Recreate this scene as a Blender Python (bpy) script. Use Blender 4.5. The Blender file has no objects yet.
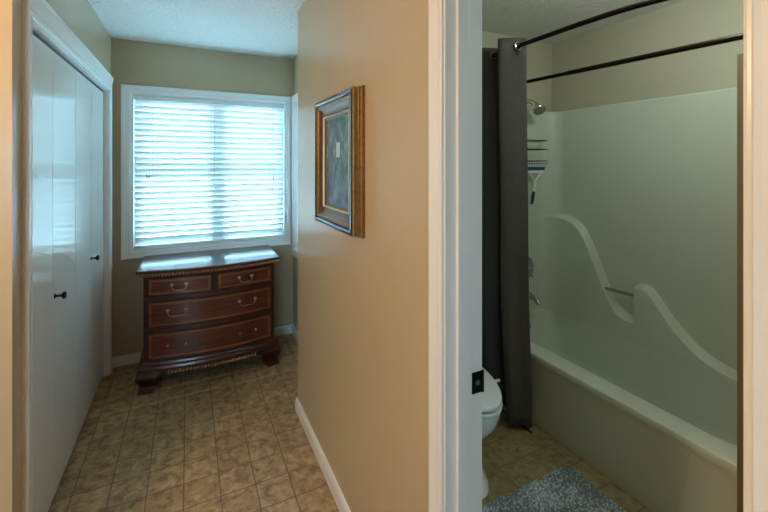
import bpy, bmesh, math, random
from mathutils import Vector, Matrix, noise
random.seed(4)
PI=math.pi
SC=bpy.context.scene
COL=SC.collection

# ------------------------------------------------------------------ materials
def srgb(r,g,b):
    f=lambda c:(c/255/12.92) if c/255<=0.04045 else ((c/255+0.055)/1.055)**2.4
    return (f(r),f(g),f(b),1)
def mat(name,rgb,rough=0.5,metal=0.0,bump=0.0,bscale=200,var=0.0,vscale=4,spec=0.5,coat=0.0,sub=0.0,trans=0.0):
    m=bpy.data.materials.new(name); m.use_nodes=True
    nt=m.node_tree; b=nt.nodes['Principled BSDF']
    c=srgb(*rgb)
    b.inputs['Base Color'].default_value=c
    b.inputs['Roughness'].default_value=rough
    b.inputs['Metallic'].default_value=metal
    b.inputs['Specular IOR Level'].default_value=spec
    b.inputs['Coat Weight'].default_value=coat
    tc=nt.nodes.new('ShaderNodeTexCoord')
    n=nt.nodes.new('ShaderNodeTexNoise'); n.inputs['Scale'].default_value=vscale; n.inputs['Detail'].default_value=4
    nt.links.new(tc.outputs['Object'],n.inputs['Vector'])
    r=nt.nodes.new('ShaderNodeValToRGB')
    r.color_ramp.elements[0].position=0.3; r.color_ramp.elements[1].position=0.7
    r.color_ramp.elements[0].color=tuple([x*(1-var) for x in c[:3]]+[1])
    r.color_ramp.elements[1].color=tuple([min(1,x*(1+var*0.6)) for x in c[:3]]+[1])
    nt.links.new(n.outputs['Fac'],r.inputs['Fac']); nt.links.new(r.outputs['Color'],b.inputs['Base Color'])
    if bump>0:
        n2=nt.nodes.new('ShaderNodeTexNoise'); n2.inputs['Scale'].default_value=bscale; n2.inputs['Detail'].default_value=3
        nt.links.new(tc.outputs['Object'],n2.inputs['Vector'])
        bp=nt.nodes.new('ShaderNodeBump'); bp.inputs['Strength'].default_value=bump; bp.inputs['Distance'].default_value=0.004 if bump<1 else 0.012
        nt.links.new(n2.outputs['Fac'],bp.inputs['Height']); nt.links.new(bp.outputs['Normal'],b.inputs['Normal'])
    if trans>0:
        out=nt.nodes['Material Output']
        t=nt.nodes.new('ShaderNodeBsdfTranslucent'); t.inputs['Color'].default_value=c
        mx=nt.nodes.new('ShaderNodeMixShader'); mx.inputs[0].default_value=trans
        nt.links.new(b.outputs[0],mx.inputs[1]); nt.links.new(t.outputs[0],mx.inputs[2]); nt.links.new(mx.outputs[0],out.inputs['Surface'])
    return m
M={}
M['wall']=mat('wall_paint',(189,172,142),0.25,bump=0.05,bscale=90,var=0.02,spec=0.45)
M['bath_wall']=mat('bath_paint',(186,180,158),0.5,bump=0.1,bscale=90,var=0.02)
M['trim']=mat('white_trim_paint',(232,232,230),0.28,var=0.01)
M['closet']=mat('closet_door_paint',(228,230,226),0.16,bump=0.02,bscale=12,var=0.01)
M['ceil']=mat('ceiling_texture',(232,232,230),0.9,bump=1.0,bscale=42,var=0.06,vscale=45)
M['dark_strip']=mat('dark_grey',(50,48,46),0.6)
M['slat']=mat('blind_slat',(235,240,240),0.4,trans=0.15)
M['cord']=mat('blind_cord',(205,212,212),0.8)
M['tassel']=mat('tassel_plastic',(150,165,165),0.4)
M['vinyl']=mat('window_vinyl',(225,228,228),0.4)
M['porcelain']=mat('porcelain',(226,230,222),0.12,spec=0.6)
M['fiber']=mat('fiberglass',(204,209,194),0.22,var=0.02,vscale=3,spec=0.5)
M['chrome']=mat('brushed_nickel',(190,192,185),0.22,metal=1)
M['bronze']=mat('oil_rubbed_bronze',(52,42,38),0.28,metal=0.9)
M['black']=mat('black_metal',(22,22,24),0.35,metal=0.6)
M['curtain']=mat('curtain_cloth',(78,72,69),0.8,bump=0.6,bscale=350,var=0.12,vscale=70)
M['liner']=mat('liner_cloth',(215,225,220),0.5,trans=0.3)
M['blue']=mat('blue_rubber',(30,72,120),0.45)
M['white_plastic']=mat('white_plastic',(225,230,230),0.35)
M['navy']=mat('navy_grip',(25,40,75),0.5)
M['gold']=mat('gold_leaf',(138,100,48),0.38,metal=0.55,var=0.25,vscale=60,bump=0.3,bscale=150)
M['gold_pale']=mat('pale_gilt',(196,176,128),0.35,metal=0.5)
M['frame_dark']=mat('frame_black',(26,28,34),0.15,coat=0.6)
M['frame_brown']=mat('frame_brown',(104,78,48),0.35,metal=0.3,var=0.2,vscale=40)
M['strip']=mat('beige_strip',(168,158,132),0.6)
M['tub_gap']=mat('caulk',(92,86,66),0.8)
M['screw']=mat('steel_screw',(180,180,178),0.3,metal=1)
M['floor_line']=mat('pale_floor_line',(196,178,142),0.4)
M['handle']=mat('aged_brass',(158,140,118),0.3,metal=0.9)
M['stud']=mat('bright_stud',(190,176,150),0.3,metal=0.9)

def wood(name,c1,c2,rough,coat=0.4,axis=0,scale=5):
    m=bpy.data.materials.new(name); m.use_nodes=True; nt=m.node_tree; b=nt.nodes['Principled BSDF']
    tc=nt.nodes.new('ShaderNodeTexCoord'); mp=nt.nodes.new('ShaderNodeMapping')
    s=[scale*6]*3; s[axis]=scale*0.5; mp.inputs['Scale'].default_value=s
    n=nt.nodes.new('ShaderNodeTexNoise'); n.inputs['Scale'].default_value=1.5; n.inputs['Detail'].default_value=6; n.inputs['Distortion'].default_value=0.6
    r=nt.nodes.new('ShaderNodeValToRGB'); r.color_ramp.elements[0].position=0.3; r.color_ramp.elements[1].position=0.75
    r.color_ramp.elements[0].color=srgb(*c1); r.color_ramp.elements[1].color=srgb(*c2)
    L=nt.links.new
    L(tc.outputs['Object'],mp.inputs['Vector']); L(mp.outputs['Vector'],n.inputs['Vector']); L(n.outputs['Fac'],r.inputs['Fac']); L(r.outputs['Color'],b.inputs['Base Color'])
    b.inputs['Roughness'].default_value=rough; b.inputs['Coat Weight'].default_value=coat; b.inputs['Coat Roughness'].default_value=0.15
    return m
M['mahog']=wood('mahogany',(48,17,12),(92,38,24),0.34,coat=0.25)
M['mahog_face']=wood('mahogany_veneer',(66,24,14),(116,48,26),0.28)
M['mahog_dark']=wood('dark_mahogany',(36,14,12),(62,24,17),0.36,coat=0.25)
M['mahog_top']=wood('polished_top',(52,26,20),(80,44,32),0.3,coat=0.5)
M['inlay']=wood('inlay_banding',(104,60,32),(144,92,50),0.35)
M['rope']=mat('rope_carving',(176,122,88),0.35,var=0.3,vscale=90)

def floor_mat(name,bw,rh,offx,offy,c1,c2,c3,rough):
    m=bpy.data.materials.new(name); m.use_nodes=True; nt=m.node_tree; b=nt.nodes['Principled BSDF']; L=nt.links.new
    tc=nt.nodes.new('ShaderNodeTexCoord'); mp=nt.nodes.new('ShaderNodeMapping'); mp.inputs['Location'].default_value=(-offx,-offy,0)
    L(tc.outputs['Object'],mp.inputs['Vector'])
    br=nt.nodes.new('ShaderNodeTexBrick'); br.offset=0.0; br.squash=1.0
    br.inputs['Scale'].default_value=1; br.inputs['Brick Width'].default_value=bw; br.inputs['Row Height'].default_value=rh
    br.inputs['Mortar Size'].default_value=0.0036; br.inputs['Mortar Smooth'].default_value=0.5; br.inputs['Bias'].default_value=0
    br.inputs['Color1'].default_value=(0,0,0,1); br.inputs['Color2'].default_value=(1,1,1,1); br.inputs['Mortar'].default_value=(0.5,0.5,0.5,1)
    L(mp.outputs['Vector'],br.inputs['Vector'])
    n=nt.nodes.new('ShaderNodeTexNoise'); n.inputs['Scale'].default_value=22; n.inputs['Detail'].default_value=6; n.inputs['Distortion'].default_value=0.7; n.inputs['Roughness'].default_value=0.62
    L(mp.outputs['Vector'],n.inputs['Vector'])
    r=nt.nodes.new('ShaderNodeValToRGB'); e=r.color_ramp.elements
    e[0].position=0.36; e[0].color=srgb(*c1); e[1].position=0.66; e[1].color=srgb(*c3)
    k=e.new(0.48); k.color=srgb(*c2)
    L(n.outputs['Fac'],r.inputs['Fac'])
    # tile to tile tone
    hv=nt.nodes.new('ShaderNodeHueSaturation')
    mr=nt.nodes.new('ShaderNodeMapRange'); mr.inputs['To Min'].default_value=0.86; mr.inputs['To Max'].default_value=1.08
    L(br.outputs['Color'],mr.inputs['Value']); L(mr.outputs['Result'],hv.inputs['Value']); L(r.outputs['Color'],hv.inputs['Color'])
    mx=nt.nodes.new('ShaderNodeMixRGB'); mx.inputs['Color2'].default_value=srgb(118,98,76)
    L(br.outputs['Fac'],mx.inputs['Fac']); L(hv.outputs['Color'],mx.inputs['Color1']); L(mx.outputs['Color'],b.inputs['Base Color'])
    b.inputs['Roughness'].default_value=rough; b.inputs['Specular IOR Level'].default_value=0.4
    bp=nt.nodes.new('ShaderNodeBump'); bp.inputs['Strength'].default_value=0.35; bp.inputs['Distance'].default_value=0.002; bp.invert=True
    L(br.outputs['Fac'],bp.inputs['Height']); L(bp.outputs['Normal'],b.inputs['Normal'])
    return m
M['floor']=floor_mat('vinyl_tile_floor',0.1515,0.1515,0.437,2.23,(134,106,74),(168,141,102),(196,172,132),0.36)
M['bath_floor']=floor_mat('vinyl_tile_bath',0.303,0.152,1.68,1.49,(122,106,72),(148,130,92),(168,150,110),0.42)

def glass_mat():
    m=bpy.data.materials.new('window_glass'); m.use_nodes=True; nt=m.node_tree
    nt.nodes.remove(nt.nodes['Principled BSDF'])
    t=nt.nodes.new('ShaderNodeBsdfTransparent'); t.inputs['Color'].default_value=(0.93,0.97,0.98,1)
    g=nt.nodes.new('ShaderNodeBsdfGlossy'); g.inputs['Roughness'].default_value=0.03
    f=nt.nodes.new('ShaderNodeFresnel'); f.inputs['IOR'].default_value=1.3
    mx=nt.nodes.new('ShaderNodeMixShader'); L=nt.links.new
    L(f.outputs[0],mx.inputs[0]); L(t.outputs[0],mx.inputs[1]); L(g.outputs[0],mx.inputs[2]); L(mx.outputs[0],nt.nodes['Material Output'].inputs['Surface'])
    return m
M['glass']=glass_mat()

def painting_mat():
    # loose wooded garden scene: vertical dabs of greens and greys, blue water below
    m=bpy.data.materials.new('painting'); m.use_nodes=True; nt=m.node_tree; b=nt.nodes['Principled BSDF']; L=nt.links.new
    tc=nt.nodes.new('ShaderNodeTexCoord'); mp=nt.nodes.new('ShaderNodeMapping'); mp.inputs['Scale'].default_value=(1,34,14)
    n=nt.nodes.new('ShaderNodeTexNoise'); n.inputs['Scale'].default_value=1.0; n.inputs['Detail'].default_value=8; n.inputs['Distortion'].default_value=0.8; n.inputs['Roughness'].default_value=0.7
    L(tc.outputs['Object'],mp.inputs['Vector']); L(mp.outputs['Vector'],n.inputs['Vector'])
    r=nt.nodes.new('ShaderNodeValToRGB'); e=r.color_ramp.elements
    e[0].position=0.38; e[0].color=srgb(30,46,44); e[1].position=0.66; e[1].color=srgb(140,152,138)
    for p,c in ((0.45,(60,92,84)),(0.55,(84,112,114))): k=e.new(p); k.color=srgb(*c)
    L(n.outputs['Fac'],r.inputs['Fac'])
    n2=nt.nodes.new('ShaderNodeTexNoise'); n2.inputs['Scale'].default_value=14; n2.inputs['Detail'].default_value=5; L(tc.outputs['Object'],n2.inputs['Vector'])
    r2=nt.nodes.new('ShaderNodeValToRGB'); r2.color_ramp.elements[0].color=srgb(40,66,98); r2.color_ramp.elements[0].position=0.35
    r2.color_ramp.elements[1].color=srgb(118,126,146); r2.color_ramp.elements[1].position=0.68
    L(n2.outputs['Fac'],r2.inputs['Fac'])
    sp=nt.nodes.new('ShaderNodeSeparateXYZ'); L(tc.outputs['Object'],sp.inputs[0])
    ad=nt.nodes.new('ShaderNodeMath'); ad.operation='MULTIPLY_ADD'; ad.inputs[1].default_value=0.12; L(n2.outputs['Fac'],ad.inputs[0]); L(sp.outputs['Z'],ad.inputs[2])
    mr=nt.nodes.new('ShaderNodeMapRange'); mr.inputs['From Min'].default_value=-0.06; mr.inputs['From Max'].default_value=0.02; L(ad.outputs[0],mr.inputs['Value'])
    mx=nt.nodes.new('ShaderNodeMixRGB'); L(mr.outputs['Result'],mx.inputs['Fac']); L(r2.outputs['Color'],mx.inputs['Color1']); L(r.outputs['Color'],mx.inputs['Color2'])
    L(mx.outputs['Color'],b.inputs['Base Color']); b.inputs['Roughness'].default_value=0.5; b.inputs['Coat Weight'].default_value=0.08
    return m
M['painting']=painting_mat()

def mat_rug():
    m=bpy.data.materials.new('chenille'); m.use_nodes=True; nt=m.node_tree; b=nt.nodes['Principled BSDF']; L=nt.links.new
    tc=nt.nodes.new('ShaderNodeTexCoord'); n=nt.nodes.new('ShaderNodeTexNoise'); n.inputs['Scale'].default_value=5; n.inputs['Detail'].default_value=3
    L(tc.outputs['Object'],n.inputs['Vector'])
    v=nt.nodes.new('ShaderNodeTexVoronoi'); v.inputs['Scale'].default_value=75; L(tc.outputs['Object'],v.inputs['Vector'])
    ml=nt.nodes.new('ShaderNodeMath'); ml.operation='MULTIPLY_ADD'; ml.inputs[1].default_value=-0.75; L(v.outputs['Distance'],ml.inputs[0]); L(n.outputs['Fac'],ml.inputs[2])
    r=nt.nodes.new('ShaderNodeValToRGB'); r.color_ramp.elements[0].position=-0.0; r.color_ramp.elements[1].position=0.5
    r.color_ramp.elements[0].color=srgb(112,120,124); r.color_ramp.elements[1].color=srgb(214,226,236)
    L(ml.outputs[0],r.inputs['Fac']); L(r.outputs['Color'],b.inputs['Base Color']); b.inputs['Roughness'].default_value=0.9
    return m
M['rug']=mat_rug()

# ------------------------------------------------------------------ mesh helpers
class MB:
    def __init__(s): s.bm=bmesh.new()
    def box(s,x0,x1,y0,y1,z0,z1,bev=0.0,seg=2):
        t=bmesh.new(); bmesh.ops.create_cube(t,size=1)
        for v in t.verts:
            v.co=Vector(((x0+x1)/2+v.co.x*(x1-x0),(y0+y1)/2+v.co.y*(y1-y0),(z0+z1)/2+v.co.z*(z1-z0)))
        if bev>0: bmesh.ops.bevel(t,geom=list(t.edges),offset=bev,segments=seg,affect='EDGES',profile=0.6)
        s.merge(t); return s
    def merge(s,t,mtx=None):
        if mtx is not None: bmesh.ops.transform(t,matrix=mtx,verts=list(t.verts))
        me=bpy.data.meshes.new('tmp'); t.to_mesh(me); t.free(); s.bm.from_mesh(me); bpy.data.meshes.remove(me)
    def cyl(s,p0,p1,r,r2=None,n=20):
        r2=r if r2 is None else r2
        p0=Vector(p0);p1=Vector(p1);d=p1-p0
        t=bmesh.new(); bmesh.ops.create_cone(t,cap_ends=True,segments=n,radius1=r,radius2=r2,depth=d.length)
        q=Vector((0,0,1)).rotation_difference(d.normalized()).to_matrix().to_4x4()
        s.merge(t,Matrix.Translation((p0+p1)/2)@q); return s
    def loft(s,rings,caps=True,closed=True):
        bm=s.bm; R=[[bm.verts.new(p) for p in r] for r in rings]
        for a,b in zip(R,R[1:]):
            n=len(a); rg=range(n) if closed else range(n-1)
            for i in rg:
                j=(i+1)%n
                try: bm.faces.new((a[i],a[j],b[j],b[i]))
                except ValueError: pass
        if caps and closed:
            for r,fl in ((R[0],True),(R[-1],False)):
                try: bm.faces.new(list(reversed(r)) if fl else r)
                except ValueError: pass
        return s
    def lathe(s,prof,n=24,mtx=None):
        t=MB(); rings=[[Vector((max(r,1e-4)*math.cos(2*PI*i/n),max(r,1e-4)*math.sin(2*PI*i/n),z)) for i in range(n)] for r,z in prof]
        t.loft(rings); s.merge(t.bm,mtx); return s
    def tube(s,pts,r,n=10,closed=False,radii=None):
        pts=[Vector(p) for p in pts]; N=len(pts); rings=[]; up=None
        for i,p in enumerate(pts):
            if closed: d=(pts[(i+1)%N]-pts[i-1])
            else: d=(pts[min(i+1,N-1)]-pts[max(i-1,0)])
            d.normalize()
            if up is None:
                up=Vector((0,0,1)) if abs(d.z)<0.9 else Vector((1,0,0))
            a=up-d*up.dot(d)
            if a.length<1e-5: a=d.orthogonal()
            a.normalize(); up=a; b=d.cross(a)
            rr=radii[i] if radii else r
            rings.append([p+a*rr*math.cos(2*PI*k/n)+b*rr*math.sin(2*PI*k/n) for k in range(n)])
        if closed: rings.append(rings[0]); s.loft(rings,caps=False)
        else: s.loft(rings)
        return s
    def sphere(s,c,r,sc=(1,1,1),u=16,v=10):
        t=bmesh.new(); bmesh.ops.create_uvsphere(t,u_segments=u,v_segments=v,radius=r)
        s.merge(t,Matrix.Translation(c)@Matrix.Diagonal((*sc,1))); return s
    def build(s,name,m,parent=None,smooth=False,loc=None,weld=True):
        if weld: bmesh.ops.remove_doubles(s.bm,verts=list(s.bm.verts),dist=1e-5)
        bmesh.ops.recalc_face_normals(s.bm,faces=list(s.bm.faces))
        me=bpy.data.meshes.new(name); s.bm.to_mesh(me); s.bm.free()
        me.materials.append(m)
        o=bpy.data.objects.new(name,me); COL.objects.link(o)
        if parent: o.parent=parent
        if loc: o.location=loc
        if smooth:
            for p in me.polygons: p.use_smooth=True
            e=o.modifiers.new('ws','EDGE_SPLIT'); e.split_angle=math.radians(38)
            w_=o.modifiers.new('wn','WEIGHTED_NORMAL'); w_.keep_sharp=True
        return o
def box(name,m,x0,x1,y0,y1,z0,z1,parent=None,bev=0.0):
    return MB().box(x0,x1,y0,y1,z0,z1,bev).build(name,m,parent,smooth=bev>0)
def S(o): o['kind']='structure'; return o
def thing(name,label,cat,loc=(0,0,0),rz=0,group=None):
    o=bpy.data.objects.new(name,None); COL.objects.link(o); o.location=loc; o.rotation_euler=(0,0,rz); o.empty_display_size=0.1
    o['label']=label; o['category']=cat
    if group: o['group']=group
    return o
def tag(o,label,cat,group=None):
    o['label']=label; o['category']=cat
    if group: o['group']=group
    return o
def smoothcurve(nodes,t):
    for (a,fa),(b,fb) in zip(nodes,nodes[1:]):
        if a<=t<=b:
            return fa+(fb-fa)*(t-a)/(b-a)
    return nodes[0][1] if t<nodes[0][0] else nodes[-1][1]

# ------------------------------------------------------------------ key dimensions
H=2.44
XL=-0.51       # closet wall plane
XR=0.602       # hall face of the picture wall
XRB=0.722      # bathroom face of the same wall
YC=2.388       # end of picture wall
YW=3.505       # window wall
XA=0.84        # alcove right wall
YL=1.678        # corner of closet wall
DY0,DY1=0.232,0.847   # bathroom doorway
BX=2.54; BY=2.16     # bath back and far walls
TE=0.68              # tub near end wall

# ------------------------------------------------------------------ room shell
S(box('floor',M['floor'],-3.0,0.677,-2.5,YW+0.1,-0.06,0)) 
S(box('floor',M['floor'],0.677,XA+0.12,YC-0.2,YW+0.1,-0.06,0))
S(box('floor',M['bath_floor'],0.677,BX+0.1,-0.5,BY+0.1,-0.06,0))
S(box('ceiling',M['ceil'],-3.1,BX+0.1,-2.6,YW+0.14,H,H+0.08))
# two thin pale lines laid across the floor
S(box('trim_1',M['floor_line'],XL-0.02,XA,2.866,2.871,0.0,0.0012))
S(box('trim_2',M['floor_line'],XL-0.02,XA,3.020,3.024,0.0,0.0012))

def wall_with_hole(name,m,axis,p0,p1,a0,a1,z0,z1,h):
    # axis 'x': wall runs along x, thickness in y (p0..p1); hole (h0,h1,hz0,hz1)
    b=MB(); h0,h1,q0,q1=h
    segs=[(a0,h0,z0,z1),(h1,a1,z0,z1),(h0,h1,q1,z1)]
    if q0>z0+1e-4: segs.append((h0,h1,z0,q0))
    for s0,s1,u0,u1 in segs:
        if s1-s0<1e-4: continue
        if axis=='x': b.box(s0,s1,p0,p1,u0,u1)
        else: b.box(p0,p1,s0,s1,u0,u1)
    return S(b.build(name,m,weld=False))
W1=(-0.385,0.778,0.838,2.048)      # window 1 hole x0,x1,z0,z1
wall_with_hole('wall_window',M['wall'],'x',YW,YW+0.14,XL-0.75,XA+0.14,0,H,W1)
W2=(2.72,3.42,0.765,2.04)
wall_with_hole('wall_alcove_right',M['wall'],'y',XA,XA+0.14,YC,YW,0,H,W2)
wall_with_hole('wall_closet',M['wall'],'y',XL-0.12,XL,YL,YW,0,H,(1.815,3.385,0,2.035))
wall_with_hole('wall_hall_right',M['wall'],'y',XR,XRB-0.004,-2.5,YC,0,H,(DY0-0.02,DY1+0.02,0,2.05))
S(box('wall_alcove_return',M['wall'],XRB-0.004,XA+0.1,BY+0.12,YC,0,H))
S(box('wall_left_return',M['wall'],-3.0,XL-0.12,YL,YL+0.12,0,H))
S(box('wall_closet_back',M['wall'],XL-0.87,XL-0.75,YL+0.12,YW+0.14,0,H))
S(box('wall_left',M['wall'],-3.12,-3.0,-2.5,YL+0.12,0,H))
W3=(-1.75,-0.8,0.95,2.05)
wall_with_hole('wall_back',M['wall'],'x',-2.62,-2.5,-3.12,XRB,0,H,W3)
S(box('wall_bath_far',M['bath_wall'],XRB,BX+0.1,BY,BY+0.12,0,H))
S(box('wall_bath_right',M['bath_wall'],BX,BX+0.1,-0.5,BY,0,H))
S(box('wall_bath_near',M['bath_wall'],XRB,BX+0.1,-0.6,-0.5,0,H))
S(box('wall_tub_end',M['bath_wall'],1.80,BX,TE-0.12,TE,0,H))
# thin bathroom-side skin of the shared wall
wall_with_hole('wall_bath_left',M['bath_wall'],'y',XRB-0.004,XRB,-0.5,BY,0,H,(DY0-0.02,DY1+0.02,0,2.05))

# baseboards
def baseboard(name,pts,nrm):
    # pts: two xy; nrm: outwards
    (x0,y0),(x1,y1)=pts; nx,ny=nrm; prof=[(0,0),(0.014,0),(0.014,0.055),(0.010,0.066),(0.006,0.073),(0,0.075)]
    b=MB(); r=[[Vector((x+nx*a,y+ny*a,z)) for a,z in prof] for x,y in ((x0,y0),(x1,y1))]
    b.loft(r); return S(b.build(name,M['trim']))
baseboard('baseboard_hall_right',((XR,DY1+0.063),(XR,YC+0.014)),(-1,0))
baseboard('baseboard_alcove_return',((XR,YC),(XA,YC)),(0,1))
baseboard('baseboard_window',((XL,YW),(XA,YW)),(0,-1))
baseboard('baseboard_alcove_right',((XA,YC),(XA,YW)),(-1,0))
baseboard('baseboard_bath_far',((XRB,BY),(1.77,BY)),(0,-1))

# casings: mitred profile swept round an opening
def casing(name,plane,pos,sgn,a0,a1,z0,z1,w=0.077,t=0.018,bottom=False,m=None,struct=True,kr=1.0,kt=1.0,kb=1.0):
    # plane 'x' : wall plane x=pos, runs along y ; 'y': wall plane y=pos, runs along x. sgn: outward direction
    prof=[(0,0),(0,t*0.55),(w*0.05,t*0.62),(w*0.12,t*0.62),(w*0.18,t*0.85),(w*0.3,t*0.78),(w*0.62,t*0.9),(w*0.74,t),(w*0.95,t),(w,t*0.85),(w,0)]
    def pt(a,z,off,d):
        # corners displaced outward diagonally
        return a,z,off,d
    if bottom: corners=[(a0,z0,-1,-kb),(a0,z1,-1,kt),(a1,z1,kr,kt),(a1,z0,kr,-kb),(a0,z0,-1,-kb)]
    else: corners=[(a0,z0,-1,0),(a0,z1,-1,1),(a1,z1,1,1),(a1,z0,1,0)]
    rings=[]
    for a,z,da,dz in corners:
        ring=[]
        for o,d in prof:
            aa=a+da*o; zz=z+dz*o
            ring.append(Vector((pos+sgn*d,aa,zz)) if plane=='x' else Vector((aa,pos+sgn*d,zz)))
        rings.append(ring)
    b=MB(); b.loft(rings,caps=not bottom)
    o=b.build(name,m or M['trim'])
    if struct: S(o)
    return o
# --- closet opening trim
casing('trim_3','x',XL,1,1.815+0.004,3.385-0.004,0,2.03,w=0.055,t=0.018)
# wide crown piece over the closet header
b=MB(); prof=[(0,0),(0.012,0),(0.014,0.010),(0.010,0.012),(0.016,0.020),(0.012,0.022),(0.020,0.032),(0.015,0.034),(0.024,0.045),(0.019,0.047),(0.028,0.058),(0.030,0.074),(0,0.078)]
b.loft([[Vector((XL+0.012+a*0.5,y,2.055+z)) for a,z in prof] for y in (1.762,3.430)])
S(b.build('trim_4',M['trim']))
b=MB()
b.box(XL-0.12,XL,1.815,1.823,0,2.035); b.box(XL-0.12,XL,3.377,3.385,0,2.035); b.box(XL-0.12,XL,1.823,3.377,2.028,2.035)
S(b.build('trim_5',M['trim'],weld=False))
S(box('trim_6',M['dark_strip'],XL-0.062,XL-0.03,1.823,3.377,2.012,2.028))   # track

# --- bathroom door jamb, stop, casing
b=MB()
b.box(XR-0.001,XRB+0.001,DY1,DY1+0.02,0,2.05,0.002); b.box(XR-0.001,XRB+0.001,DY0-0.02,DY0,0,2.05,0.002); b.box(XR-0.001,XRB+0.001,DY0,DY1,2.03,2.05)
b.box(XR+0.032,XR+0.07,DY1-0.012,DY1,0,2.03,0.004); b.box(XR+0.032,XR+0.07,DY0,DY0+0.012,0,2.03,0.004); b.box(XR+0.032,XR+0.07,DY0,DY1,2.018,2.03)
S(b.build('trim_7',M['trim'],smooth=True,weld=False))
casing('trim_8','x',XR,-1,DY0-0.005,DY1+0.005,0,2.035,w=0.054,t=0.016)
casing('trim_9','x',XRB,1,DY0-0.012,DY1+0.006,0,2.036,w=0.062,t=0.012)
# tan edge board at the near end of the tub
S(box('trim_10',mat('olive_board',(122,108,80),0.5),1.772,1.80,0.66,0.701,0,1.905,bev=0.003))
# pale strip lying along the foot of the tub
S(MB().box(1.728,1.776,1.64,BY-0.015,0,0.022,0.006).build('trim_11',M['strip'],smooth=True))
S(MB().box(1.716,1.728,1.60,BY-0.015,0,0.004).build('trim_12',M['dark_strip']))  # thin dark strip lying in front of the pale one

# strike plate
t=thing('strike_plate','black door strike plate with a bright latch hole on the white bathroom jamb','strike plate',(XRB-0.024,DY1,0.878))
b=MB(); b.box(-0.010,0.025,-0.003,0.0,0.008,0.066,0.0012); b.cyl((0.026,-0.002,0.008),(0.026,-0.002,0.066),0.004,n=10); b.build('plate',M['black'],t,smooth=True)
b=MB(); b.cyl((0.008,-0.003,0.037),(0.008,-0.0045,0.037),0.0075,n=18); b.build('latch_lip',M['screw'],t,smooth=True)
for z in (0.015,0.059): MB().cyl((0.008,-0.003,z),(0.008,-0.0045,z),0.004,n=12).build('screw',M['black'],t)

# ------------------------------------------------------------------ windows and blinds
def window(name,axis,pos,a0,a1,z0,z1,depth,out,mull=True):
    # frame set back in the hole. out=+1 exterior direction
    def bx(b,u0,u1,d0,d1,q0,q1):
        d0=pos+out*d0; d1=pos+out*d1
        if d0>d1: d0,d1=d1,d0
        if axis=='x': b.box(u0,u1,d0,d1,q0,q1)
        else: b.box(d0,d1,u0,u1,q0,q1)
    b=MB()
    # reveal liner
    bx(b,a0,a0+0.014,0,depth,z0,z1); bx(b,a1-0.014,a1,0,depth,z0,z1); bx(b,a0+0.014,a1-0.014,0,depth,z1-0.014,z1); bx(b,a0+0.014,a1-0.014,0,depth,z0,z0+0.018)
    r=S(b.build(name,M['trim'],weld=False))
    b=MB(); f=0.04; u0,u1,q0,q1=a0+0.014,a1-0.014,z0+0.018,z1-0.014
    bx(b,u0,u0+f,0.085,0.125,q0,q1); bx(b,u1-f,u1,0.085,0.125,q0,q1); bx(b,u0+f,u1-f,0.085,0.125,q0,q0+f); bx(b,u0+f,u1-f,0.085,0.125,q1-f,q1)
    if mull: 
        c=(a0+a1)/2+0.03; bx(b,c-0.05,c+0.05,0.08,0.125,q0+f,q1-f)
    c2=(z0+z1)/2; bx(b,u0+f,u1-f,0.09,0.12,c2-0.02,c2+0.02)
    b.build('window_frame',M['vinyl'],r,weld=False)
    b=MB(); bx(b,u0+f*0.5,u1-f*0.5,0.103,0.106,q0+f*0.5,q1-f*0.5); b.build('pane',M['glass'],r)
    return r
window('window_1','x',YW,W1[0],W1[1],W1[2],W1[3],0.14,1)
window('window_2','y',XA,W2[0],W2[1],W2[2],W2[3],0.14,1,mull=False)
window('window_3','x',-2.5,W3[0],W3[1],W3[2],W3[3],0.12,-1)
casing('trim_13','y',YW,-1,W1[0]+0.004,W1[1]-0.004,W1[2]+0.006,W1[3]-0.004,w=0.066,t=0.018,bottom=True,kr=0.64,kt=0.86,kb=0.80)
casing('trim_14','x',XA,-1,W2[0]+0.004,W2[1]-0.004,W2[2]+0.006,W2[3]-0.004,w=0.066,t=0.020,bottom=True)

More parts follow.
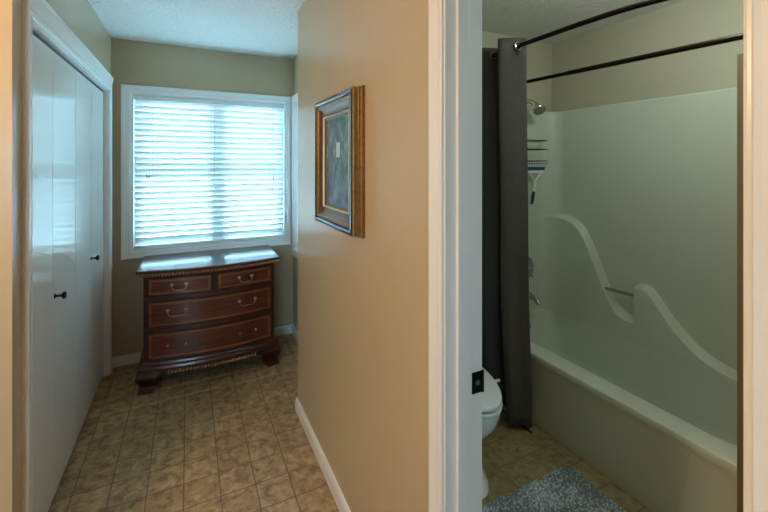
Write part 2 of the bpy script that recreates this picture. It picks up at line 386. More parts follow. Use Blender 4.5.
def blinds(label,axis,pos,a0,a1,z0,z1,cords):
    # local: x along slats, y into the reveal
    w=a1-a0-0.034
    if axis=='x': t=thing('window_blind',label,'blind',((a0+a1)/2,pos+0.035,z0)); 
    else: t=thing('window_blind',label,'blind',(pos+0.035,(a0+a1)/2,z0),-PI/2)
    h=z1-z0-0.016
    MB().box(-w/2,w/2,-0.028,0.022,h-0.036,h-0.001,0.003).build('headrail',M['vinyl'],t,smooth=True)
    b=MB(); sp=0.0440; tilt=math.radians(60); n=int((h-0.05-0.055)/sp)
    for i in range(n+1):
        z=h-0.056-i*sp
        if z<0.06: break
        rings=[]
        for x in (-w/2+0.002,w/2-0.002):
            top=[];bot=[]
            for k in range(7):
                s=-1+2*k/6; a=s*0.025; c=0.0028*(1-s*s)
                # inner (room) edge lifted
                y=-a*math.cos(tilt)+c*math.sin(tilt)*(-1); zz=a*math.sin(tilt)*1.0+(-c)*math.cos(tilt)*(-1)
                top.append(Vector((x,y,z+zz)))
                bot.append(Vector((x,y+0.0022*math.sin(tilt),z+zz-0.0022*math.cos(tilt))))
            rings.append(top+bot[::-1])
        b.loft(rings)
    b.build('slats',M['slat'],t)
    MB().box(-w/2,w/2,-0.026,0.02,0.021,0.043,0.004).build('bottom_rail',M['slat'],t,smooth=True)
    for x in (-w/2+0.12,0,w/2-0.12):
        MB().box(x-0.001,x+0.001,-0.018,-0.016,0.03,h-0.05).build('ladder_cord',M['cord'],t)
    for x,z in cords:
        c=MB().tube([(x,-0.032,h-0.04),(x,-0.033,z+0.03)],0.0006,n=6).build('pull_cord',M['cord'],t)
        MB().lathe([(0.001,0.032),(0.004,0.026),(0.006,0.008),(0.0055,0.0),(0.001,0.0)],n=10,mtx=Matrix.Translation((x,-0.033,z))).build('tassel',M['tassel'],c)
    return t
W=(W1[0]+W1[1])/2
blinds('wide white horizontal slat blind in the window above the dresser','x',YW,W1[0],W1[1],W1[2],W1[3],[(-0.478,0.560),(-0.463,0.560),(0.473,0.53),(0.462,0.44)])
blinds('narrow white slat blind in the right hand alcove window seen edge on','y',XA,W2[0],W2[1],W2[2],W2[3],[(0.25,0.5)])

# ------------------------------------------------------------------ closet bifold doors
cl=[1.826,2.213,2.607,3.001,3.374]
fx=XL-0.026
doors=[]
names=['white flat closet door panel nearest the camera, beside the closet trim','white flat closet door panel with the nearer black knob','white flat closet door panel with the farther black knob','white flat closet door panel farthest back, beside the window corner']
for i in range(4):
    o=thing('closet_door',names[i],'closet door',(fx,cl[i],0.02),0,'bifold closet door panels')
    d=cl[i+1]-cl[i]
    MB().box(-0.03,0,0.0012,d-0.0012,0,1.99,0.001).build('door_panel',M['closet'],o,smooth=True)
    if i in (1,2):
        y=0.026 if i==1 else d-0.026
        k=MB(); k.lathe([(0.011,0),(0.011,0.003),(0.005,0.006),(0.0048,0.02),(0.009,0.026),(0.0155,0.031),(0.0165,0.037),(0.013,0.042),(0.004,0.044),(0.0001,0.044)],n=20,mtx=Matrix.Translation((0,y,0.895 if i==1 else 0.905))@Matrix.Rotation(PI/2,4,'Y'))
        k.build('knob',M['black'],o,smooth=True)

# ------------------------------------------------------------------ picture
t=thing('framed_picture','gold and black framed woodland painting hanging on the tan hall wall','picture',(XR,1.615,1.518))
hw,hh=0.249,0.290
# profile: (offset inward from outer edge, depth from wall, material)
segs=[('gold','outer_moulding',[(0,0),(0,0.012),(0.004,0.018),(0.004,0.026),(0.007,0.028),(0.007,0.040),(0.004,0.043),(0.007,0.049),(0.012,0.050)]),
      ('frame_dark','black_band',[(0.012,0.046),(0.012,0.052),(0.018,0.0535),(0.026,0.052),(0.030,0.046)]),
      ('gold','inner_moulding',[(0.030,0.046),(0.033,0.050),(0.038,0.051),(0.044,0.047),(0.047,0.043)]),
      ('frame_brown','sloping_panel',[(0.047,0.043),(0.060,0.034),(0.074,0.030),(0.080,0.031)]),
      ('gold_pale','gilt_slip',[(0.080,0.031),(0.082,0.035),(0.086,0.035),(0.088,0.028)]),
      ('frame_brown','inner_slip',[(0.088,0.028),(0.098,0.024),(0.100,0.018)])]
for mm,nm,pr in segs:
    b=MB(); rings=[]
    for sy,sz in ((-1,-1),(-1,1),(1,1),(1,-1),(-1,-1)):
        rings.append([Vector((-d,sy*(hw-o),sz*(hh-o))) for o,d in pr]+[Vector((0,sy*(hw-pr[-1][0]),sz*(hh-pr[-1][0]))),Vector((0,sy*(hw-pr[0][0]),sz*(hh-pr[0][0])))])
    b.loft(rings,caps=False); b.build(nm,M[mm],t)
MB().box(-0.020,-0.012,-(hw-0.098),hw-0.098,-(hh-0.098),hh-0.098).build('canvas',M['painting'],t)
for nm,y0,y1,z0,z1 in (('painted_door',-0.012,0.012,0.0,0.085),):
    b=MB(); b.box(-0.0206,-0.020,-0.022,-0.004,0.02,0.085); b.box(-0.0206,-0.020,0.002,0.018,0.02,0.085); b.build('painted_window',mat('pale_paint',(196,204,200),0.4),t,weld=False)

# ------------------------------------------------------------------ dresser
DX,DYb=0.16,3.488
t=thing('dresser','mahogany bow front dresser with inlaid drawers under the window blind','dresser',(DX,DYb,0))
def fy(x,w,d,bow): return -(d+bow*(1-(x/w)**2))
def bow_ring(w,d,bow,z,n=28,back=0.0,ch=0.0):
    pts=[Vector((w,-back,z)),Vector((-w,-back,z))]
    for i in range(n+1):
        x=-w+2*w*i/n; pts.append(Vector((x,fy(x,w,d,bow),z)))
    return pts
# carcass
b=MB(); b.loft([bow_ring(0.425,0.445,0.066,z) for z in (0.15,0.765)]); b.build('carcass',M['mahog_dark'],t)
# top: moulded edge
rs=[(0.446,0.462,0.762),(0.448,0.464,0.768),(0.448,0.464,0.784),(0.464,0.480,0.788),(0.466,0.482,0.797),(0.462,0.479,0.803),(0.452,0.470,0.806)]
b=MB(); b.loft([bow_ring(w,d,0.07,z) for w,d,z in [(0.43,0.450,0.755)]+rs]); b.build('top',M['mahog_top'],t)
# gadroon ropes
def rope(w,d,bow,z,x0,x1,r,n,sides=False):
    b=MB()
    for i in range(n):
        x=x0+(x1-x0)*(i+0.5)/n; y=fy(x,w,d,bow)
        q=bmesh.new(); bmesh.ops.create_uvsphere(q,u_segments=8,v_segments=6,radius=r)
        b.merge(q,Matrix.Translation((x,y,z))@Matrix.Rotation(0.6,4,'Y')@Matrix.Diagonal((0.62,0.8,1.15,1)))
    if sides:
        for s in (-1,1):
            for i in range(24):
                y=-0.02-(d-0.02)*i/24
                q=bmesh.new(); bmesh.ops.create_uvsphere(q,u_segments=8,v_segments=6,radius=r)
                b.merge(q,Matrix.Translation((s*w,y,z))@Matrix.Rotation(0.6,4,'X')@Matrix.Diagonal((0.8,0.62,1.15,1)))
    return b.build('rope_moulding',M['rope'],t,smooth=True,weld=False)
rope(0.456,0.474,0.07,0.776,-0.456,0.456,0.0115,46,True)
# base moulding
b=MB(); b.loft([bow_ring(w,d,0.068,z) for w,d,z in ((0.43,0.450,0.196),(0.436,0.456,0.190),(0.440,0.460,0.178),(0.452,0.470,0.168),(0.456,0.474,0.155),(0.456,0.474,0.140),(0.448,0.466,0.132))]); b.build('base_moulding',M['mahog'],t)
rope(0.452,0.482,0.068,0.130,-0.285,0.285,0.0120,26)
# scalloped apron behind rope
b=MB(); rr=[]
for i in range(41):
    x=-0.40+0.8*i/40; y=fy(x,0.45,0.46,0.068); a=abs(x)/0.4; zb=0.118-0.045*max(0,(a-0.6)/0.4)**1.2
    rr.append([Vector((x,y,0.14)),Vector((x,y,zb)),Vector((x,y+0.018,zb)),Vector((x,y+0.018,0.14))])
b.loft(rr); b.build('apron',M['mahog_dark'],t)
# ogee bracket feet: profile bulging then flaring, mitred front and side
def foot(sx,front=True):
    prof=[(0.008,0.140),(0.016,0.13),(0.022,0.118),(0.025,0.105),(0.024,0.092),(0.019,0.08),(0.011,0.068),(0.004,0.056),(-0.001,0.045),(-0.002,0.034),(0.002,0.024),(0.009,0.014),(0.015,0.008),(0.016,0.0)]
    b=MB(); rings=[]
    for o,z in prof:
        k=1-(0.14-z)/0.14*0.35   # leg length shrinks downward
        L=0.135*k; w=0.443+o; yf=-(0.462+o) if front else -0.0
        ys=1 if front else -1
        if front: cor=(sx*w,yf)
        else: cor=(sx*w,-0.004)
        x0,y0=cor; T=0.045
        ring=[(x0,y0),(x0-sx*L,y0-(0.03*k if front else 0)),(x0-sx*L,y0+ys*T),(x0-sx*T,y0+ys*T),(x0-sx*T,y0+ys*L),(x0,y0+ys*L)]
        rings.append([Vector((p,q,z)) for p,q in ring])
    b.loft(rings); return b.build('foot',M['mahog_dark'],t,smooth=True)
for sx in (-1,1):
    foot(sx,True); foot(sx,False)
# drawers
def drawer(x0,x1,z0,z1):
    W_,D_,B_=0.425,0.445,0.066
    def patch(xa,xb,za,zb,off,thick,m,name,parent,n=16):
        b=MB(); rings=[]
        for i in range(n+1):
            x=xa+(xb-xa)*i/n; y=fy(x,W_,D_,B_)-off
            rings.append([Vector((x,y,za)),Vector((x,y,zb)),Vector((x,y+thick,zb)),Vector((x,y+thick,za))])
        b.loft(rings); return b.build(name,m,parent)
    d=patch(x0,x1,z0,z1,0.012,0.02,M['mahog_face'],'drawer',t)
    k=0.010; bw=0.013
    b=MB()
    def strip(xa,xb,za,zb,n=14):
        rings=[]
        for i in range(n+1):
            x=xa+(xb-xa)*i/n; y=fy(x,W_,D_,B_)-0.0135
            rings.append([Vector((x,y,za)),Vector((x,y,zb)),Vector((x,y+0.004,zb)),Vector((x,y+0.004,za))])
        b.loft(rings)
    strip(x0+k,x1-k,z1-k-bw,z1-k); strip(x0+k,x1-k,z0+k,z0+k+bw); strip(x0+k,x0+k+bw,z0+k+bw,z1-k-bw,2); strip(x1-k-bw,x1-k,z0+k+bw,z1-k-bw,2)
    b.build('inlay_band',M['inlay'],d,weld=False)
    # beaded lip
    b=MB(); ring=[]
    nn=16
    pts=[(x0+(x1-x0)*i/nn,z0) for i in range(nn+1)]+[(x1+(x0-x1)*i/nn,z1) for i in range(nn+1)]
    b.tube([(x,fy(x,W_,D_,B_)-0.012,z) for x,z in pts],0.0035,n=6,closed=True); b.build('cock_bead',M['mahog_dark'],d,smooth=True)
    return d,W_,D_,B_
def pull(d,xc,zc,sp,bail=True):
    for s in (-1,1):
        b=MB(); x=xc+s*sp/2; y=fy(x,0.425,0.445,0.066)-0.012
        if bail: b.sphere((x,y-0.001,zc),0.011,(1.25,0.28,1.0),10,8)
        b.cyl((x,y,zc),(x,y-0.020,zc),0.0048,0.0058,n=10); b.sphere((x,y-0.021,zc),0.0066 if bail else 0.0085,(1,1,1),8,6)
        b.build('pull_post' if bail else 'pull_stud',M['handle'] if bail else M['stud'],d,smooth=True,weld=False)
    if bail:
        b=MB(); p=[]
        yc=fy(xc,0.425,0.445,0.066)-0.034
        for i in range(13):
            a=PI*i/12; s=-math.cos(a)
            x=xc+s*sp/2*(1.0+0.10*math.sin(a)*abs(s)); z=zc-0.030*min(1,math.sin(a)*1.35)
            y=fy(x,0.425,0.445,0.066)-0.031-0.006*math.sin(a); p.append((x,y,z))
        b.tube(p,0.0032,n=8,radii=[0.0028+0.0016*math.sin(PI*i/12) for i in range(13)]); b.build('bail_handle',M['handle'],d,smooth=True)
d,*_=drawer(-0.400,-0.012,0.628,0.746); pull(d,-0.212,0.695,0.085)
d,*_=drawer(0.022,0.400,0.628,0.746); pull(d,0.212,0.695,0.085)
d,*_=drawer(-0.400,0.400,0.420,0.592); pull(d,-0.225,0.525,0.110); pull(d,0.225,0.525,0.110)
d,*_=drawer(-0.400,0.400,0.207,0.384); pull(d,-0.226,0.302,0.110,False); pull(d,0.226,0.302,0.110,False)
# rails between the drawers
b=MB()
for z0,z1 in ((0.746,0.757),(0.596,0.622),(0.388,0.414),(0.196,0.204)):
    rr=[]
    for i in range(21):
        x=-0.424+0.848*i/20; y=fy(x,0.425,0.445,0.066)-0.006
        rr.append([Vector((x,y,z0)),Vector((x,y,z1)),Vector((x,y+0.01,z1)),Vector((x,y+0.01,z0))])
    b.loft(rr)
b.build('drawer_rail',M['mahog'],t,weld=False)

# ------------------------------------------------------------------ bathtub with one-piece surround
TX0,TX1,TY0,TY1,TZ=1.78,2.53,0.702,BY-0.022,0.415
t=thing('bathtub','almond fibreglass bathtub with moulded surround and wave shaped grab ledges','bathtub',(0,0,0))
def rr_ring(x0,x1,y0,y1,r,z,n=6):
    pts=[]
    for cx,cy,a0 in ((x1-r,y1-r,0),(x0+r,y1-r,PI/2),(x0+r,y0+r,PI),(x1-r,y0+r,3*PI/2)):
        for i in range(n+1):
            a=a0+PI/2*i/n; pts.append(Vector((cx+r*math.cos(a),cy+r*math.sin(a),z)))
    return pts
b=MB()
o=0.0
rings=[rr_ring(TX0+0.022,TX1,TY0,TY1,0.005,0.0),rr_ring(TX0+0.016,TX1,TY0,TY1,0.005,0.05),rr_ring(TX0+0.010,TX1,TY0,TY1,0.005,0.355),rr_ring(TX0+0.001,TX1,TY0,TY1,0.006,0.372),rr_ring(TX0,TX1,TY0,TY1,0.008,TZ-0.02),
 rr_ring(TX0+0.006,TX1,TY0,TY1,0.01,TZ-0.006),rr_ring(TX0+0.02,TX1-0.005,TY0+0.005,TY1-0.005,0.012,TZ),
 rr_ring(TX0+0.11,TX1-0.080,TY0+0.03,TY1-0.03,0.07,TZ),rr_ring(TX0+0.132,TX1-0.083,TY0+0.045,TY1-0.035,0.08,TZ-0.012),
 rr_ring(TX0+0.145,TX1-0.087,TY0+0.06,TY1-0.04,0.09,TZ-0.05),rr_ring(TX0+0.17,TX1-0.105,TY0+0.16,TY1-0.07,0.12,0.16),rr_ring(TX0+0.21,TX1-0.145,TY0+0.22,TY1-0.12,0.10,0.10)]
b.loft(rings); b.build('basin',M['fiber'],t,smooth=True)
# surround walls
def upath(n=8):
    x0,x1,y0,y1,r=TX0+0.01,2.52,TY0,TY1-0.003,0.11
    p=[(x0,y0,0,1)]; 
    for i in range(n+1):
        a=-PI/2+PI/2*i/n; p.append((x1-r+r*math.cos(a),y0+r+r*math.sin(a),-math.cos(a),-math.sin(a)))
    for i in range(n+1):
        a=PI/2*i/n; p.append((x1-r+r*math.cos(a),y1-r+r*math.sin(a),-math.cos(a),-math.sin(a)))
    p.append((x0,y1,0,-1)); return p
b=MB(); rings=[]
for z,off in ((TZ-0.02,0.012),(TZ+0.02,0.002),(TZ+0.05,0),(1.892,0),(1.902,-0.004),(1.905,-0.014),(1.905,-0.0195)):
    rings.append([Vector((x+nx*off,y+ny*off,z)) for x,y,nx,ny in upath()])
b.loft(rings,closed=False)
o=b.build('surround_panel',M['fiber'],t,smooth=True)
# wave ledges
n1=[(1.479,0.53),(1.54,0.522),(1.58,0.54),(1.61,0.565),(1.65,0.625),(1.69,0.71),(1.74,0.815),(1.79,0.93),(1.83,1.005),(1.87,1.055),(1.92,1.088),(1.98,1.106),(2.06,1.115),(2.134,1.118)]
n2=[(0.72,0.42),(0.96,0.425),(1.03,0.433),(1.105,0.452),(1.17,0.49),(1.22,0.53),(1.29,0.60),(1.35,0.68),(1.385,0.725),(1.41,0.745),(1.44,0.752),(1.478,0.742)]
def ledge(nodes,ya,yb,n):
    b=MB(); rings=[]
    def f(y): 
        return sum(smoothcurve(nodes,min(max(y+k*0.012,ya),yb)) for k in (-2,-1,0,1,2))/5
    for i in range(n+1):
        y=ya+(yb-ya)*i/n; z=f(y); e=min(1,(max(0,2.134-y)/0.12)) ; q=min(1,max(0,(y-1.97)/0.166)); xf=2.452-0.11*(1-math.sqrt(max(0,1-q*q)))
        rings.append([Vector((2.522,y,z+0.022)),Vector((2.50,y,z+0.019)),Vector((xf+0.008,y,z+0.003)),Vector((xf+0.001,y,z-0.002)),Vector((xf,y,z-0.008)),Vector((xf-0.004,y,min(z-0.03,TZ+0.03))),Vector((xf-0.006,y,TZ-0.01)),Vector((2.522,y,TZ-0.01))])
    b.loft(rings); return b.build('grab_ledge',M['fiber'],t,smooth=True)
ledge(n1,1.479,2.134,48); ledge(n2,0.72,1.478,48)
b=MB(); b.tube([(2.478,1.69,0.683),(2.478,1.46,0.690)],0.010,n=12); b.build('grab_bar',M['chrome'],t,smooth=True)
# low soap shelf in the trough
S_=MB().lathe([(0.001,0),(0.035,0),(0.036,0.004),(0.03,0.008),(0.001,0.009)],n=24,mtx=Matrix.Translation((2.19,TY1-0.058,0.335))@Matrix.Rotation(PI/2,4,'X')); S_.build('overflow_plate',M['chrome'],t,smooth=True)

# ------------------------------------------------------------------ shower fittings
FX=2.19; FY=TY1-0.003
t=thing('shower_valve','round metal shower valve on the tub end wall beside the dark curtain','shower valve',(FX+0.035,FY,0.737))
b=MB(); b.lathe([(0.001,0),(0.088,0),(0.09,0.004),(0.08,0.010),(0.05,0.014),(0.001,0.015)],n=36,mtx=Matrix.Rotation(PI/2,4,'X')); b.build('escutcheon',M['chrome'],t,smooth=True)
b=MB(); b.lathe([(0.03,0.012),(0.028,0.03),(0.02,0.05),(0.012,0.058),(0.001,0.06)],n=24,mtx=Matrix.Rotation(PI/2,4,'X')); b.tube([(0,-0.04,0),(0.02,-0.045,-0.03),(0.03,-0.05,-0.06)],0.007,n=8); b.build('lever',M['chrome'],t,smooth=True,weld=False)
t=thing('tub_spout','metal tub spout under the round shower valve','tub spout',(FX+0.02,FY,0.552))
b=MB(); b.tube([(0,0,0),(0,-0.05,0.004),(0,-0.09,0.0),(0,-0.125,-0.012),(0,-0.148,-0.034)],0.022,n=16,radii=[0.030,0.025,0.022,0.020,0.018]); b.build('spout_body',M['chrome'],t,smooth=True)
t=thing('shower_fixture','chrome shower head on a bent arm high on the tub end wall','shower head',(FX+0.02,BY,1.985))
b=MB(); b.tube([(0,0,0),(0,-0.05,-0.005),(0,-0.115,-0.025),(0.0,-0.15,-0.055)],0.0085,n=10); b.lathe([(0.001,0),(0.028,0),(0.026,0.006),(0.012,0.012),(0.001,0.013)],n=20,mtx=Matrix.Rotation(PI/2,4,'X')); b.build('shower_arm',M['chrome'],t,smooth=True,weld=False)
b=MB(); mt=Matrix.Translation((0.002,-0.148,-0.052))@Matrix.Rotation(math.radians(180-38),4,'X')@Matrix.Rotation(math.radians(-14),4,'Y')
b.lathe([(0.011,-0.01),(0.014,0.01),(0.017,0.025),(0.03,0.042),(0.042,0.056),(0.045,0.068),(0.042,0.072),(0.001,0.070)],n=24,mtx=mt); b.build('spray_head',M['chrome'],t,smooth=True)

# wire caddy
CX,CY=2.215,FY-0.055
t=thing('shower_caddy','black wire shower caddy hanging from the shower head above the tub','shower caddy',(CX,CY,1.42))
w=0.145
b=MB(); b.tube([(0,0.05,0.06),(0,0.05,0.50),(0,0.035,0.530),(0,0.0,0.534),(0,-0.02,0.52),(0,-0.03,0.505)],0.003,n=8); b.build('hanger_wire',M['black'],t,smooth=True)
def rect(wd,y0,y1,z,r=0.0026):
    return [(-wd,y0,z),(-wd,y1,z),(wd,y1,z),(wd,y0,z)]
b=MB()
for z in (0.256,0.192):
    b.tube([(-w,0.05,z),(-w,-0.03,z),(-w+0.01,-0.045,z),(w-0.01,-0.045,z),(w,-0.03,z),(w,0.05,z)],0.0030,n=6)
    b.tube([(-w,0.05,z),(w,0.05,z)],0.0030,n=6)
for x in (-w*0.6,-w*0.2,w*0.2,w*0.6): b.tube([(x,0.05,0.192),(x,-0.045,0.192)],0.0012,n=6)
b.build('rail_shelf',M['black'],t,smooth=True,weld=False)
b=MB()
for z,k in ((0.108,1.0),(0.088,0.95),(0.062,0.85)):
    ww=w*k; b.tube([(-ww,0.05,z),(-ww,-0.03,z),(-ww+0.01,-0.048*k,z),(ww-0.01,-0.048*k,z),(ww,-0.03,z),(ww,0.05,z)],0.0030 if k==1 else 0.0016,n=6)
    b.tube([(-ww,0.05,z),(ww,0.05,z)],0.0030 if k==1 else 0.0016,n=6)
for i in range(13):
    s=-1+2*i/12
    b.tube([(s*w,-0.047,0.108),(s*w*0.85,-0.040,0.062),(s*w*0.85,0.05,0.062)],0.0013,n=5)
b.build('wire_basket',M['black'],t,smooth=True,weld=False)
t=thing('squeegee','blue and white hand squeegee hanging under the wire shower caddy','squeegee',(CX,CY-0.05,1.46),0)
b=MB(); b.box(-0.10,0.095,-0.008,0.008,0.0,0.022,0.003); b.build('blade',M['blue'],t,smooth=True)
b=MB(); b.tube([(-0.07,0,0.0),(-0.045,0,-0.035),(0.0,0,-0.075),(0.045,0,-0.035),(0.07,0,0.0)],0.008,n=8); b.box(-0.088,0.085,-0.006,0.006,-0.016,0.0,0.002); b.tube([(0,0,-0.07),(-0.004,0,-0.12),(-0.012,0,-0.165)],0.008,n=8,radii=[0.011,0.009,0.008]); b.build('handle',M['white_plastic'],t,smooth=True,weld=False)
b=MB(); b.tube([(-0.010,0,-0.150),(-0.018,0,-0.19),(-0.03,0,-0.24)],0.011,n=10,radii=[0.009,0.012,0.009]); b.build('grip',M['navy'],t,smooth=True)

# ------------------------------------------------------------------ rods, curtain, liner
def rodx(y): return 1.80-0.160*(1-((y-1.425)/0.735)**4)
t=thing('curtain_rod','curved dark bronze curtain rod nearer the ceiling carrying the charcoal curtain','curtain rod',(0,0,0),0,'shower rods over the tub')
ZR=2.163
b=MB(); b.tube([(rodx(TE+0.004+(BY-TE-0.008)*i/24),TE+0.004+(BY-TE-0.008)*i/24,ZR) for i in range(25)],0.0125,n=14); b.build('rod_tube',M['bronze'],t,smooth=True)
for y,s in ((TE,1),(BY,-1)): MB().cyl((1.82 if s>0 else 1.80,y,ZR),(1.82 if s>0 else 1.80,y+s*0.012,ZR),0.03,n=24).build('rod_flange',M['bronze'],t,smooth=True)
t=thing('curtain_rod','straight dark bronze rod set lower over the tub edge','curtain rod',(0,0,0),0,'shower rods over the tub')
X2=1.822
b=MB(); b.cyl((X2,TE+0.004,1.978),(X2,1.45,1.995),0.0125,n=14); b.cyl((X2,1.40,1.994),(X2,BY-0.004,2.010),0.0105,n=14); b.build('rod_tube',M['bronze'],t,smooth=True,weld=False)
MB().cyl((X2,TE,1.978),(X2,TE+0.016,1.978),0.022,n=20).build('rod_flange',M['bronze'],t,smooth=True)
MB().cyl((X2,BY,2.010),(X2,BY-0.016,2.010),0.022,n=20).build('rod_flange',M['bronze'],t,smooth=True)

t=thing('shower_curtain','charcoal fabric shower curtain bunched at the toilet end of the tub','shower curtain',(0,0,0))
ys=[1.625,1.745,1.835,1.92,2.005,2.075]
def curtain_pt(s,z):
    # s in 0..1 along the cloth; serpentine through the grommet crossings
    u=s*(len(ys)-1)*1.0; i=min(int(u),len(ys)-2); f=u-i
    yc=ys[i]+(ys[i+1]-ys[i])*f
    side=-1 if i%2==0 else 1
    low=max(0,(2.2-z)/2.2)
    A=0.085*(1-0.18*low)
    x=rodx(yc)+side*A*math.sin(PI*f)
    x+=0.055*low**1.5
    x=min(x,1.770+max(0,z-0.45)*0.5)
    bulge=0.010*math.sin(6*yc+5*z)*low
    y=yc+bulge+0.012*math.sin(2*PI*u*1.7+z*2.2)*low
    return x,y
b=MB(); rings=[]
NZ,NS=40,150
first=0.085
def full(s,z):
    # a short free hem before the first crossing
    if s<0.14:
        f=s/0.14; low=max(0,(2.2-z)/2.2)
        x=rodx(1.625)+0.062*math.cos(f*PI/2)*(1-0.25*low)+0.055*low**1.5; y=1.625-0.016*math.sin(f*PI)-0.0*low
        return x,y+(0.010*math.sin(1.625*6+5*z)*f+0.006*math.sin(f*7+z*1.5)*math.sin(f*PI))*low
    return curtain_pt((s-0.14)/0.86,z)
for k in range(NZ+1):
    z=0.035+(2.21-0.035)*k/NZ
    rings.append([Vector((*full(i/NS,z),z)) for i in range(NS+1)])
b.loft(rings,closed=False)
o=b.build('cloth',M['curtain'],t,smooth=True)
for m_ in list(o.modifiers): o.modifiers.remove(m_)
md=o.modifiers.new('th','SOLIDIFY'); md.thickness=0.0025
for y in ys[:-1]:
    p=[]
    for i in range(16):
        a=2*PI*i/16; p.append((rodx(y)+0.021*math.cos(a),y-0.004,ZR+0.021*math.sin(a)))
    MB().tube(p,0.0042,n=8,closed=True).build('grommet',M['chrome'],t,smooth=True)
t=thing('shower_liner','thin white shower liner edge showing behind the charcoal curtain','shower liner',(0,0,0))
b=MB(); rings=[]
for k in range(21):
    z=0.425+(1.985-0.425)*k/20
    rings.append([Vector((X2+(0.02+0.012*(1-k/20))*math.sin(2*PI*i/60*5)+(0.025*(1-k/20)**1.3),1.745+0.30*i/60,z)) for i in range(61)])
b.loft(rings,closed=False); o=b.build('cloth',M['liner'],t,smooth=True)
for m_ in list(o.modifiers): o.modifiers.remove(m_)
md=o.modifiers.new('th','SOLIDIFY'); md.thickness=0.0015

# ------------------------------------------------------------------ toilet
t=thing('toilet','white toilet behind the door jamb beside the charcoal curtain','toilet',(1.195,BY-0.03,0))
def egg(w,yb,yf,z,n=36,p=1.0):
    pts=[]; yc=yb-(yb-yf)*0.42
    for i in range(n):
        a=2*PI*i/n; c,s=math.cos(a),math.sin(a)
        y=yc+(yb-yc)*s if s>0 else yc+(yc-yf)*s
        pts.append(Vector((w*c*(1-0.08*(max(0,-s)**2)),y,z)))
    return pts
b=MB(); b.loft([egg(0.145,-0.14,-0.745,0.0),egg(0.142,-0.14,-0.74,0.02),egg(0.124,-0.15,-0.71,0.06),egg(0.104,-0.16,-0.665,0.14),egg(0.102,-0.16,-0.675,0.20),egg(0.14,-0.16,-0.735,0.26),egg(0.170,-0.17,-0.785,0.32),egg(0.182,-0.17,-0.805,0.365),egg(0.183,-0.17,-0.808,0.385),egg(0.176,-0.175,-0.80,0.395)]); b.build('bowl',M['porcelain'],t,smooth=True)
b=MB(); b.loft([egg(0.160,-0.20,-0.775,0.395),egg(0.160,-0.20,-0.775,0.401),egg(0.184,-0.20,-0.812,0.402),egg(0.187,-0.20,-0.816,0.408),egg(0.187,-0.20,-0.816,0.418),egg(0.182,-0.20,-0.81,0.422)]); b.build('seat',M['white_plastic'],t,smooth=True)
b=MB(); b.loft([egg(0.160,-0.20,-0.775,0.422),egg(0.160,-0.20,-0.775,0.430),egg(0.182,-0.20,-0.808,0.431),egg(0.186,-0.20,-0.814,0.436),egg(0.185,-0.20,-0.812,0.447),egg(0.174,-0.205,-0.80,0.455),egg(0.12,-0.25,-0.72,0.461),egg(0.04,-0.35,-0.58,0.463)]); l=b.build('lid',M['white_plastic'],t,smooth=True)
MB().box(0.130,0.174,-0.662,-0.650,0.441,0.452,0.003).build('lift_tab',M['white_plastic'],l,smooth=True)
b=MB(); b.loft([rr_ring(-0.20,0.20,-0.17,0.0,0.03,0.39),rr_ring(-0.215,0.215,-0.19,0.01,0.035,0.45),rr_ring(-0.225,0.225,-0.195,0.01,0.035,0.74)]); b.build('tank',M['porcelain'],t,smooth=True)
b=MB(); b.loft([rr_ring(-0.23,0.23,-0.20,0.012,0.035,0.742),rr_ring(-0.235,0.235,-0.207,0.014,0.035,0.75),rr_ring(-0.235,0.235,-0.207,0.014,0.035,0.768),rr_ring(-0.22,0.22,-0.19,0.005,0.03,0.776)]); b.build('tank_lid',M['porcelain'],t,smooth=True)
b=MB(); b.cyl((-0.17,-0.195,0.69),(-0.17,-0.215,0.69),0.012,n=14); b.tube([(-0.17,-0.212,0.69),(-0.11,-0.214,0.683)],0.006,n=8); b.build('flush_lever',M['chrome'],t,smooth=True,weld=False)

# ------------------------------------------------------------------ bath mat
x0,x1,y0,y1=1.135,1.695,0.50,1.352
NX,NY=120,180
b=MB(); grid=[]
for j in range(NY+1):
    row=[]
    for i in range(NX+1):
        x=x0+(x1-x0)*i/NX; y=y0+(y1-y0)*j/NY
        e=min(i,NX-i,j,NY-j); ed=min(1,e/4)
        nx_=x+0.004*noise.noise((x*30,y*30,0)); ny_=y+0.004*noise.noise((x*30,y*30,5))
        nub=abs(math.sin(PI*(nx_)/0.0125+0.4*math.sin(y*40)))*abs(math.sin(PI*(ny_)/0.018))
        z=0.004+ed*(0.008+0.014*nub**0.7+0.003*noise.noise((x*12,y*12,2)))
        wob=0.004*noise.noise((x*25,y*25,9))*(1-ed)
        row.append(b.bm.verts.new((x+wob,y+wob,z)))
    grid.append(row)
for j in range(NY):
    for i in range(NX): b.bm.faces.new((grid[j][i],grid[j][i+1],grid[j+1][i+1],grid[j+1][i]))
bot=[b.bm.verts.new((x,y,0.001)) for x,y in ((x0,y0),(x1,y0),(x1,y1),(x0,y1))]
b.bm.faces.new(bot[::-1])
o=b.build('bath_mat',M['rug'],None,smooth=False); 
for p in o.data.polygons: p.use_smooth=True
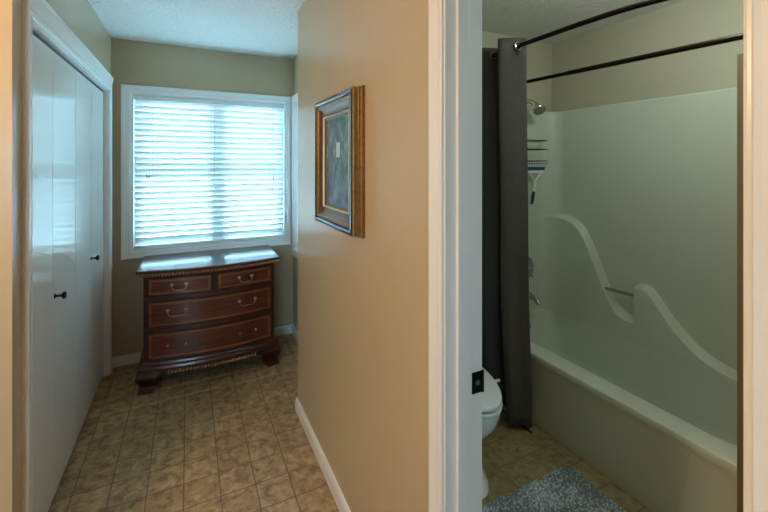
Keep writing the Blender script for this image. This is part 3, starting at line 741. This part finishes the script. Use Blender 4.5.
tag(o,'grey blue nubbly chenille bath mat on the tiles beside the tub','bath mat')

# ------------------------------------------------------------------ outdoors
S(box('ground',mat('paving',(206,208,204),0.9,var=0.3,vscale=2),-25,25,-25,40,-0.5,-0.4))

# ------------------------------------------------------------------ light
w=bpy.data.worlds.new('sky'); SC.world=w; w.use_nodes=True
nt=w.node_tree; bg=nt.nodes['Background']
bg.inputs['Color'].default_value=(0.48,0.79,1.0,1); bg.inputs['Strength'].default_value=15.0
def point(name,loc,e,col,r):
    l=bpy.data.lights.new(name,'POINT'); l.energy=e; l.color=col; l.shadow_soft_size=r
    o=bpy.data.objects.new(name,l); COL.objects.link(o); o.location=loc; return o
point('room_lamp',(-1.25,0.80,1.95),32,(1.0,0.68,0.39),0.12)
point('bath_lamp',(1.65,0.78,2.30),9,(0.86,1.0,0.92),0.09)
def portal(loc,rot,sx,sy):
    l=bpy.data.lights.new('daylight','AREA'); l.shape='RECTANGLE'; l.size=sx; l.size_y=sy; l.cycles.is_portal=True
    o=bpy.data.objects.new('daylight',l); COL.objects.link(o); o.location=loc; o.rotation_euler=rot
portal(((W1[0]+W1[1])/2,YW+0.142,(W1[2]+W1[3])/2),(-PI/2,0,0),W1[1]-W1[0],W1[3]-W1[2])
portal((XA+0.142,(W2[0]+W2[1])/2,(W2[2]+W2[3])/2),(0,PI/2,0),W2[3]-W2[2],W2[1]-W2[0])
portal(((W3[0]+W3[1])/2,-2.625,(W3[2]+W3[3])/2),(PI/2,0,0),W3[1]-W3[0],W3[3]-W3[2])

# ------------------------------------------------------------------ camera
cam=bpy.data.cameras.new('camera'); co=bpy.data.objects.new('camera',cam); COL.objects.link(co)
co.location=(0,0,1.513); co.rotation_euler=(PI/2,0,-math.atan2(196,393))
cam.sensor_width=36; cam.lens=36*393/768; cam.shift_y=-93/768; cam.clip_start=0.02
SC.camera=co
SC.view_settings.view_transform='Standard'; SC.view_settings.look='None'; SC.view_settings.exposure=0.85; SC.view_settings.gamma=1.0
SC.view_settings.use_curve_mapping=False
